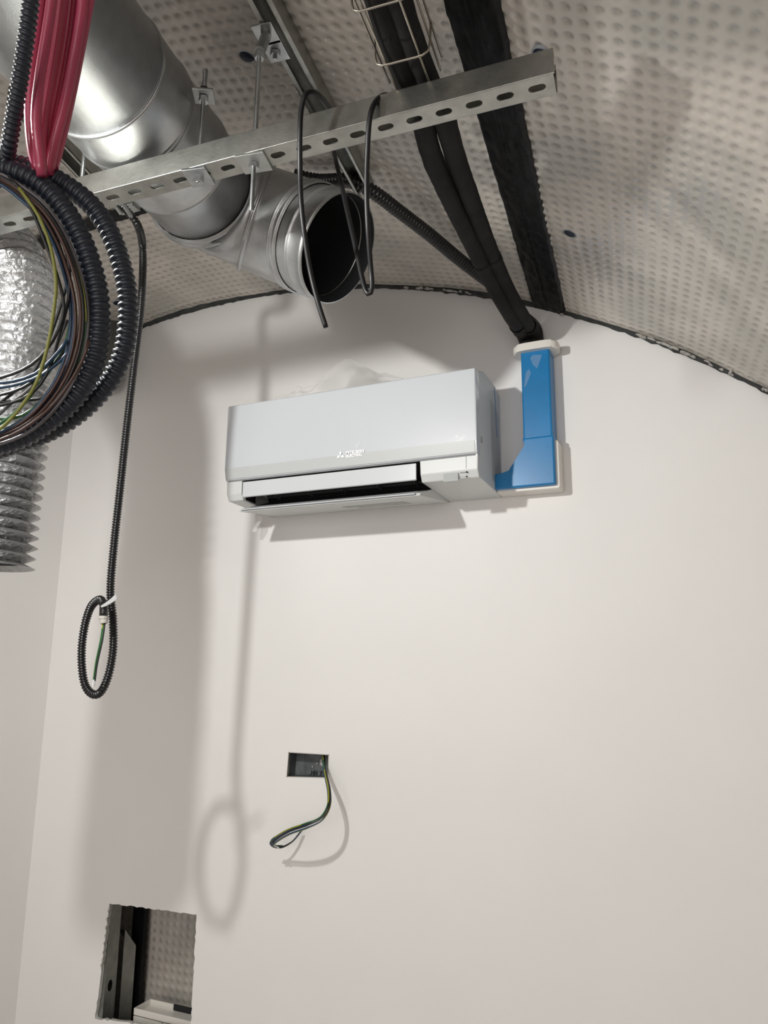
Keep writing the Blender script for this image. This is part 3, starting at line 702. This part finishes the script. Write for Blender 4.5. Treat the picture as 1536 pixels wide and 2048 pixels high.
# ================================================================ ROUND DUCT with elbow
dr = .118
A0 = PD(124, 54, 1.17)
A1 = PD(408, 386, 1.66)
C1 = A1
axd = (A1-A0).normalized()
dk = empty('ventilation_duct', A1, 'large galvanised round ventilation duct ending in an open elbow', 'duct')
def ring_joined(name, rings, material='duct', n=56, parent=dk):
    """rings: list of (centre, normal, radius); consistent up vector keeps the skin untwisted"""
    V = []; Fc = []
    for g in rings:
        c, m, r = g[:3]; m = m.normalized(); e = g[3].normalized() if len(g) > 3 else m      # e: axis of the pipe cut by plane m
        a = (Z_-e*e.z).normalized(); b = e.cross(a)
        for k in range(n):
            an = 2*math.pi*k/n; o_ = (a*math.cos(an)+b*math.sin(an))*r; V.append(c+o_-e*(o_.dot(m)/e.dot(m)))
    for i in range(len(rings)-1):
        for k in range(n): Fc.append((i*n+k, i*n+(k+1) % n, (i+1)*n+(k+1) % n, (i+1)*n+k))
    return raw(name, V, Fc, material, parent, True)
Ls = (C1-A0).length
axd = (C1-A0).normalized()
def bead(c, ax, r, d0, w=.006, h=.003):
    return [(c+ax*(d0-w), ax, r), (c+ax*(d0-w*.6), ax, r+h*.3), (c+ax*(d0-w*.3), ax, r+h), (c+ax*(d0+w*.3), ax, r+h), (c+ax*(d0+w*.6), ax, r+h*.3), (c+ax*(d0+w), ax, r)]
# straight pipes
def pipe(d0, d1, r, beads):
    R_ = [(A0+axd*d0, axd, r-.002), (A0+axd*(d0+.001), axd, r)]
    for b_ in sorted(beads): R_ += bead(A0, axd, r, b_, .004, .0022)
    R_ += [(A0+axd*(d1-.001), axd, r), (A0+axd*d1, axd, r-.002)]
    return R_
def dfor(px):
    lo, hi = -.9, 1.2
    for _ in range(40):
        m = (lo+hi)/2
        if projx(A0+axd*m) < px: lo = m
        else: hi = m
    return lo
J = dfor(406)
ring_joined('pipe_section', pipe(-.75, dfor(198), dr, [-.4]))
ring_joined('pipe_section', pipe(dfor(197), dfor(266), dr+.0012, [dfor(200), dfor(262)]))
ring_joined('pipe_section', pipe(dfor(265), J-.012, dr, [dfor(268), dfor(348)]))
# elbow
C2 = PD(513, 437, 1.735)
OP = PD(678, 499, 1.625)
C3 = PD(610, 473, 1.672)
onrm = (OP-C3).normalized()
J1 = A0+axd*J
dr = .118
m1 = (axd+(C2-J1).normalized()).normalized(); m2 = ((C2-J1).normalized()+(C3-C2).normalized()).normalized()
vr = (C2-CP).normalized(); m2 = rt*.92-up*.40; m2 = (m2-vr*m2.dot(vr)).normalized(); m2 = (m2-vr*.06).normalized()
e1 = (C2-J1).normalized(); e2 = (C3-C2).normalized()
ring_joined('coupling', bead(J1, axd, dr+.002, -.014, .006, .006)+bead(J1, axd, dr+.002, .006, .006, .007))
ring_joined('elbow_section', [(J1+axd*.014, axd, dr, axd), (J1+e1*.018, (axd+e1).normalized(), dr, e1), (C2-e1*.008, m2, dr, e1), (C2-e1*.004, m2, dr+.001, e1), (C2-e1*.003, m2, dr+.006, e1), (C2, m2, dr+.0065, e1)])
ring_joined('elbow_section', [(C2, m2, dr+.0066, e2), (C2+e2*.003, m2, dr+.006, e2), (C2+e2*.004, m2, dr+.001, e2), (C2+e2*.008, m2, dr, e2), (C3-e2*.012, (e2+onrm).normalized(), dr, e2), (C3, onrm, dr)])
ring_joined('coupling', bead(C3, onrm, dr+.001, .006, .006, .004)+bead(C3, onrm, dr+.001, .022, .006, .004))
LO = (OP-C3).length
ring_joined('collar', [(C3+onrm*.028, onrm, dr-.001)]+bead(C3, onrm, dr-.001, .055, .007, .003)+[(C3+onrm*(LO-.012), onrm, dr-.001), (C3+onrm*(LO-.010), onrm, dr+.001), (OP, onrm, dr+.001), (OP+onrm*.0004, onrm, dr-.002)])
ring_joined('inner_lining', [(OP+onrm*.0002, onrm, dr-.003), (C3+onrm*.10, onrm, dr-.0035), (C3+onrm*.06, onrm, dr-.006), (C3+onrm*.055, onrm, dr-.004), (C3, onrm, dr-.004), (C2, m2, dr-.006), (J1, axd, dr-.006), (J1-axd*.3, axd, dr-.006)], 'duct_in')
ring_joined('inner_seam', [(C3+onrm*(LO*.62), onrm, dr-.0045), (C3+onrm*(LO*.62+.003), onrm, dr-.008), (C3+onrm*(LO*.62+.006), onrm, dr-.0045)], 'galv')

# ================================================================ FOIL FLEX DUCT
FX, FY = -1.300, -1.03
fz0 = PD(20, 1140, 1.33)
def fp(z): return Vector((FX+.02*math.sin(z*3), FY, z))
FB = zfor(Vector((FX+.075, FY, 0)), 1130)
ZTOP = zfor(Vector((FX+.08, FY, 0)), 520)
path = [Vector((FX-.004, FY, FB)), Vector((FX-.002, FY, FB+.15)), Vector((FX, FY, FB+.30)), Vector((FX, FY, (FB+ZTOP)/2+.05)), Vector((FX, FY, ZTOP-.10)), Vector((FX-.03, FY-.01, ZTOP)), Vector((FX-.10, FY-.02, ZTOP+.08)), Vector((FX-.22, FY-.04, ZTOP+.11)), Vector((FX-.5, FY-.06, ZTOP+.12))]
def fr_(s):
    tri_ = abs(((s/.021) % 1)*2-1)
    amp = .011 if s < .36 else (.008 if s < .5 else .006)
    return .074+amp*(tri_-.5)*2
fx = sweep('foil_duct', path, fr_, 72, 'flex', None, .0035, caps=False, jit=.03)
fx.data.polygons.foreach_set('use_smooth', [False]*len(fx.data.polygons))
tag(fx, 'crinkled silver aluminium flexible duct hanging at left edge', 'flexible duct')

# ================================================================ CONDUITS
# hanging conduit with its tied loop
HC = P(222, 1190, -.79)
top = Vector((HC.x, HC.y, zfor(HC, 500)))
ch = empty('hanging_conduit', top, 'slim black corrugated conduit hanging down and tied in a loop at its end', 'conduit')
pts = [PD(238, 408, 1.66), PD(256, 424, 1.68), PD(276, 452, 1.70)]
pts += [P(285, 492, -0.790), P(285, 560, -0.790), P(279, 640, -0.790), P(268, 730, -0.790), P(254, 850, -0.790), P(240, 980, -0.790), P(228, 1090, -0.790), P(221, 1180, -0.788), P(226, 1240, -0.786), P(226, 1300, -0.786), P(217, 1350, -0.786), P(203, 1382, -0.786), P(187, 1389, -0.786), P(171, 1372, -0.788), P(164, 1335, -0.792), P(164, 1290, -0.796), P(171, 1245, -0.800), P(183, 1212, -0.806), P(199, 1199, -0.814), P(206, 1206, -0.820)]
sweep('tube', pts, ribs(.0092, .0060, .0030), 14, 'conduit_black', ch, .0010)
a, b = P(208, 1205, -.822), P(207, 1234, -.824)
sweep('tube_end', [a, a.lerp(b, .5), b], .0088, 14, 'conduit_black', ch, .01)
bm = bmesh.new(); c_ = P(208, 1247, -.824); cyl(bm, b, c_, .0095, 14, .0075); cyl(bm, b+Vector((0, 0, .002)), b-Vector((0, 0, .004)), .0102, 14); bmobj('end_cap', bm, 'cap_grey', ch)
w0 = P(208, 1246, -.824); w1 = P(203, 1280, -.824); w2_ = P(193, 1325, -.822); w3 = P(188, 1362, -.820)
sweep('wire', [w0, w1, w2_, w3], .0019, 8, 'w_green', ch, .005)
sweep('wire', [w0+X_*.0025, w1+X_*.0028, w2_+X_*.003, w3+X_*.0025], .0017, 8, 'w_black', ch, .005)
sweep('wire', [w0-X_*.0012-Y_*.002, w1-X_*.001-Y_*.002, w2_-Y_*.002, w3-Y_*.002], .0014, 8, 'w_yg', ch, .005)
bm = bmesh.new(); cyl(bm, w3+Vector((0, 0, .003)), w3-Vector((0, 0, .012)), .0036, 10); bmobj('wire_tip', bm, 'tape', ch)
V = []
bnd = [(201, 1212), (210, 1206), (222, 1197), (231, 1188), (233, 1198), (224, 1205), (212, 1212), (203, 1215)]
bm = bmesh.new(); prism(bm, [P(x, y, -.8355) for x, y in bnd], (0, .002, 0)); bmobj('tie_tape', bm, 'tape', ch)
# where it starts, clamp under strut
cl = empty('beam_clamp', PD(248, 412, 1.64), 'small steel clamp and bolt below the strut holding the black conduit', 'clamp')
bm = bmesh.new(); cyl(bm, PD(240, 398, 1.62), PD(262, 432, 1.66), .005, 10); bmobj('bolt', bm, 'zinc', cl)
bm = bmesh.new(); cyl(bm, PD(222, 400, 1.64), PD(243, 428, 1.66), .0045, 10); bmobj('bolt', bm, 'galv', cl)
bm = bmesh.new(); box(bm, PD(255, 410, 1.72), (.05, .03, .025), rot, .002); bmobj('jaw', bm, 'galv', cl)

# conduit along the ceiling
pts = [PV(590, 352, .03), PV(640, 362, .03), PV(700, 362, .035), PV(745, 383, .04), PV(800, 424, .04), PV(860, 470, .04), PV(920, 520, .04), PV(975, 562, .04)]
tag(sweep('ceiling_conduit', pts, ribs(.0175, .0095, .0032), 16, 'conduit_black', None, .0016), 'black corrugated conduit crossing under the ceiling behind the duct mouth', 'conduit')

# insulated pipes from tray over the strut to the trunking
ST_Z = 2.195+HT
def pipe_pts(dx, dz):
    zt_ = ST_Z+.026
    base = [(812, -60), (820, 60)]
    return None
tubes = []
pA = [PZ(738, -60, 2.262), PZ(775, 60, 2.262), PZ(814, 160, 2.264), PZ(842, 230, 2.266), PD(866, 320, 1.40), PD(906, 410, 1.57), PD(945, 490, 1.74), PD(972, 545, 1.85), PD(1002, 600, 1.965), PD(1030, 645, 2.05), P(1050, 672, -.047), P(1060, 700, -.047)]
pB = [PZ(778, -60, 2.262), PZ(816, 60, 2.262), PZ(854, 160, 2.264), PZ(886, 230, 2.266), PD(910, 310, 1.40), PD(942, 400, 1.57), PD(972, 480, 1.74), PD(995, 535, 1.85), PD(1022, 592, 1.965), PD(1048, 638, 2.05), P(1066, 668, -.045), P(1072, 700, -.045)]
for L_ in (pA, pB): L_.insert(0, L_[0]+(L_[0]-L_[1]).normalized()*.9)
for pts, lab in ((pA, 'left one of the two black foam-insulated pipes running to the trunking'), (pB, 'right one of two black foam-insulated pipes running to the trunking')):
    pi = empty('insulated_pipe', pts[6], lab, 'insulated pipe')
    sweep('insulation', pts, .0193, 22, 'foam', pi, .008, jit=.05)
    k = 7
    sp = spline(pts, .01)
    i0 = min(range(60, len(sp)), key=lambda i: abs(projy(sp[i])-(524 if pts is pA else 512)))
    sweep('joint_tape', sp[i0:i0+3], .0206, 22, 'foam', pi, raw_pts=True, caps=False, jit=.04)
    i1 = min(range(60, len(sp)), key=lambda i: abs(projy(sp[i])-655))
    sweep('end_wrap', sp[i1-2:], .0222, 22, 'foam', pi, raw_pts=True, caps=False, jit=.06)
pC = [PZ(735, -60, 2.30), PZ(768, 60, 2.30), PZ(800, 150, 2.30), PZ(835, 215, 2.30), PD(865, 300, 1.45), PD(915, 400, 1.62), PD(963, 505, 1.80), PD(1010, 590, 2.0), PD(1045, 630, 2.09), P(1072, 655, -.03), P(1078, 690, -.03)]
pC.insert(0, pC[0]+(pC[0]-pC[1]).normalized()*.9)
tag(sweep('drain_hose', pC, .015, 16, 'cable', None, .01, jit=.05), 'thin black hose lying behind the two insulated pipes', 'hose')

# black loop cable
ZS = 1.06
tP = lambda x, y, z: PD(x, y, z)
ca = [PD(660, 215, 1.33), PD(645, 197, 1.24), PD(628, 184, 1.19), PD(612, 188, 1.17), PD(603, 215, 1.17), PD(600, 260, 1.17), PD(600, 330, 1.18), PD(602, 400, 1.20), PD(609, 470, 1.21), PD(620, 540, 1.22), PD(636, 605, 1.22), PD(652, 655, 1.22)]
tag(sweep('black_cable', ca, .0042, 12, 'cable', None, .006), 'black cable with cut end arching over strut and hanging before the duct mouth', 'cable')
cb = [PD(800, 196, 1.30), PD(782, 191, 1.24), PD(764, 192, 1.19), PD(748, 208, 1.165), PD(739, 240, 1.16), PD(735, 300, 1.17), PD(733, 380, 1.19), PD(736, 460, 1.20), PD(742, 540, 1.22), PD(744, 572, 1.22), PD(739, 589, 1.22), PD(731, 580, 1.225), PD(722, 545, 1.24), PD(708, 480, 1.27), PD(694, 420, 1.31), PD(680, 355, 1.36), PD(668, 305, 1.40), PD(664, 270, 1.44), PD(672, 235, 1.46)]
tag(sweep('black_cable', cb, .0042, 12, 'cable', None, .006), 'black cable looping down to a narrow U between the duct mouth and the wall', 'cable')

# ================================================================ WIRE CABLE TRAY
ty = empty('wire_cable_tray', PZ(800, 60, 2.245), 'steel wire mesh cable tray carrying black pipes above the strut', 'cable tray')
zb_ = 2.243
def tw(name, pts, r=.0017): return sweep(name, pts, r, 8, 'wire_steel', ty, .01)
BL0, BL1 = PZ(719, 0, zb_), PZ(797, 186, zb_)
dirn = (BL1-BL0).normalized(); side = Vector((-dirn.y, dirn.x, 0)); side = side if side.x > 0 else -side; side = side.normalized()
def tpt(s, w, h): return BL1+dirn*s+side*w+Z_*h
wr_ = (PZ(859, 166, zb_)-BL1).dot(side)
wl = -.012
edges = [(0, 0), (wr_, 0), (-.016, .026), (-.018, .050), (wr_+.016, .026), (wr_+.018, .050)]
s_end = .004
for w, h in edges: tw('long_wire', [tpt(-1.3, w, h), tpt(-.3, w, h), tpt(s_end, w, h)])
for px, py in ((752, 130), (705, 22)):
    q = PZ(px, py, zb_); s0 = (q-BL1).dot(dirn)
    for s in (s0,):
        pts = [tpt(s, -.018, .052), tpt(s, -.0165, .012), tpt(s, -.012, -.001), tpt(s, 0, -.004), tpt(s, wr_/2, -.004), tpt(s, wr_, -.004), tpt(s, wr_+.012, -.001), tpt(s, wr_+.0165, .012), tpt(s, wr_+.018, .052)]
        tw('cross_wire', pts)
for s in (-.36, -.47, -.58, -.69, -.80, -.91, -1.02, -1.13, -1.24):
    tw('cross_wire', [tpt(s, -.018, .052), tpt(s, -.0165, .012), tpt(s, -.012, -.001), tpt(s, 0, -.004), tpt(s, wr_/2, -.004), tpt(s, wr_, -.004), tpt(s, wr_+.012, -.001), tpt(s, wr_+.0165, .012), tpt(s, wr_+.018, .052)])

# ================================================================ BIG CONDUIT COIL, RED PIPES, WIRES (upper left)
KZ = .62
def dl(px): return [PD(x, y, z*KZ) for x, y, z in px]
big = ribs(.0157*KZ, .0105*KZ, .0034*KZ, 1.6)
innr = dl([(-120, 372, 1.12), (-60, 345, 1.12), (0, 338, 1.12), (48, 350, 1.12), (92, 378, 1.12), (130, 420, 1.12), (160, 470, 1.12), (183, 530, 1.12), (197, 590, 1.12), (200, 650, 1.12), (193, 710, 1.12), (172, 765, 1.12), (140, 808, 1.12), (95, 845, 1.12), (45, 875, 1.12), (-20, 893, 1.12), (-90, 895, 1.12), (-180, 860, 1.12), (-240, 780, 1.12)])
outr = dl([(-140, 340, 1.16), (-60, 322, 1.16), (30, 330, 1.155), (90, 348, 1.15), (140, 376, 1.15), (184, 412, 1.15), (217, 460, 1.15), (240, 520, 1.15), (254, 580, 1.15), (256, 640, 1.15), (248, 700, 1.15), (226, 752, 1.15), (192, 795, 1.15), (150, 832, 1.15), (100, 862, 1.15), (40, 884, 1.16), (-30, 904, 1.17), (-110, 900, 1.17), (-200, 850, 1.17)])
for pts, lab in ((innr, 'inner turn of the thick blue-black corrugated conduit coil at left'), (outr, 'outer turn of thick blue-black corrugated conduit coil at left')):
    tag(sweep('coiled_conduit', pts, big, 22, 'conduit_blue', None, .0009), lab, 'conduit')
down = dl([(68, -60, 1.02), (62, 0, 1.03), (52, 80, 1.05), (40, 160, 1.07), (28, 230, 1.09), (18, 290, 1.11), (8, 330, 1.14), (-30, 390, 1.16), (-90, 470, 1.18)])
tag(sweep('coiled_conduit', down, ribs(.0118*KZ, .0078*KZ, .0026*KZ, 1.6), 20, 'conduit_blue', None, .0007), 'blue-black corrugated conduit coming down beside red pipes into the coil', 'conduit')
# red pipes: one bundle of tubes
rb = empty('red_pipe_coil', PD(110, 150, 1.12*KZ), 'bundle of glossy crimson red pipes hanging at upper left', 'pipes')
rp = [([(88, -50), (78, 40), (66, 130), (60, 220), (66, 300), (80, 350)], 1.14, .0085),
      ([(118, -50), (106, 40), (92, 130), (80, 220), (76, 300), (82, 355)], 1.16, .0085),
      ([(132, -50), (122, 40), (108, 130), (92, 220), (84, 290), (88, 350)], 1.13, .0085),
      ([(152, -50), (143, 50), (128, 140), (110, 230), (98, 290), (92, 350)], 1.155, .0085),
      ([(140, -50), (134, 30), (120, 120), (102, 220), (90, 300), (86, 352)], 1.185, .0085),
      ([(170, -50), (163, 30), (148, 120), (128, 215), (108, 290), (96, 350)], 1.135, .0085),
      ([(188, -50), (177, 10), (160, 100), (144, 180), (126, 262), (106, 340)], 1.145, .0075),
      ([(110, -50), (98, 40), (82, 140), (72, 230), (78, 300), (84, 352)], 1.10, .0075)]
for L, z, r in rp: sweep('pipe', [PD(x, y, z*KZ) for x, y in L], r*KZ, 16, 'red', rb, .01)
# wires inside coil
wc = empty('wire_coil', PD(120, 600, 1.12*KZ), 'loose coil of thin brown, blue, black and yellow-green wires inside the conduit coil', 'wires')
base_in = [(-60, 335), (0, 352), (40, 378), (85, 418), (118, 470), (142, 530), (157, 590), (160, 650), (150, 710), (128, 765), (98, 810), (60, 848), (20, 872), (-40, 895)]
mats = ['w_blue', 'w_brown', 'w_blue', 'w_brown', 'w_black', 'w_yg', 'w_grey', 'w_green', 'w_blue', 'w_brown', 'w_grey', 'w_black', 'w_brown', 'w_blue']
rgw = random.Random(11)
for k in range(14):
    off = (k % 7-1.0)*4.4; zz = 1.10+(k % 3)*.006+(k//7)*.012; pts = []
    sh = rgw.uniform(-1, 1)
    for i, (x, y) in enumerate(base_in):
        t = i/(len(base_in)-1); cx_, cy_ = -30, 620
        d = Vector((x-cx_, y-cy_)); L = d.length; d.normalize()
        o_ = off*(.55+.9*math.sin(math.pi*t))-12+sh*7*math.sin(5*t+k)
        pts.append(PD(cx_+d.x*(L+o_), cy_+d.y*(L+o_), (zz+.01*math.sin(4*t+k))*KZ))
    sweep('wire', pts, .0026*KZ, 8, mats[k], wc, .01)
stray = [([(38, 376), (52, 395), (77, 432), (100, 490), (112, 560), (108, 620), (96, 690), (75, 760), (45, 810), (10, 850), (-30, 880)], 'w_yel', 1.085),
         ([(18, 352), (40, 380), (68, 430), (96, 500), (120, 570), (128, 620), (112, 670), (80, 715), (40, 742), (-20, 762)], 'w_black', 1.095),
         ([(30, 360), (70, 400), (110, 450), (136, 520), (138, 590), (124, 650), (105, 720), (80, 770), (40, 800), (-20, 815)], 'w_black', 1.105),
         ([(-20, 768), (30, 762), (75, 745), (110, 712), (135, 680)], 'w_blue', 1.10),
         ([(-20, 778), (30, 770), (80, 752), (120, 722), (150, 690)], 'w_blue', 1.105),
         ([(-20, 795), (40, 778), (90, 745), (130, 700), (150, 640)], 'w_black', 1.11),
         ([(-20, 860), (30, 826), (70, 780), (100, 740), (130, 690), (150, 600)], 'w_green', 1.11),
         ([(-20, 846), (30, 800), (60, 778), (100, 720), (135, 640)], 'w_grey', 1.115),
         ([(-20, 835), (20, 838), (60, 822), (110, 775), (150, 720)], 'w_yg', 1.12),
         ([(-20, 805), (30, 803), (60, 800), (100, 795)], 'w_black', 1.12),
         ([(-20, 888), (40, 862), (90, 825), (130, 780), (165, 720), (178, 680)], 'w_brown', 1.09),
         ([(-20, 820), (20, 790), (60, 757), (90, 700), (105, 660), (125, 600), (145, 520)], 'w_black', 1.12)]
for L, m_, z in stray: sweep('wire', [PD(x, y, z*KZ) for x, y in L], .0024*KZ, 8, m_, wc, .01)

# dark grey round-ended sleeve on the wall corner behind the coil
M['sleeve'] = mat('dark_grey_sleeve', (.13, .13, .12), .6)
q = P(214, 760, -.07); zt_ = P(240, 632, -.07).z
prof = [(-.046, .0), (-.044, .016), (-.034, .032), (-.018, .042), (0, .046), (.03, .047), (zt_-q.z, .047), (zt_-q.z, .0)]
tag(lathe('pipe_sleeve', prof, q, (0, 0, 1), 'sleeve', None, 32), 'dark grey round-ended sleeve hanging at the wall top behind the coil', 'sleeve')
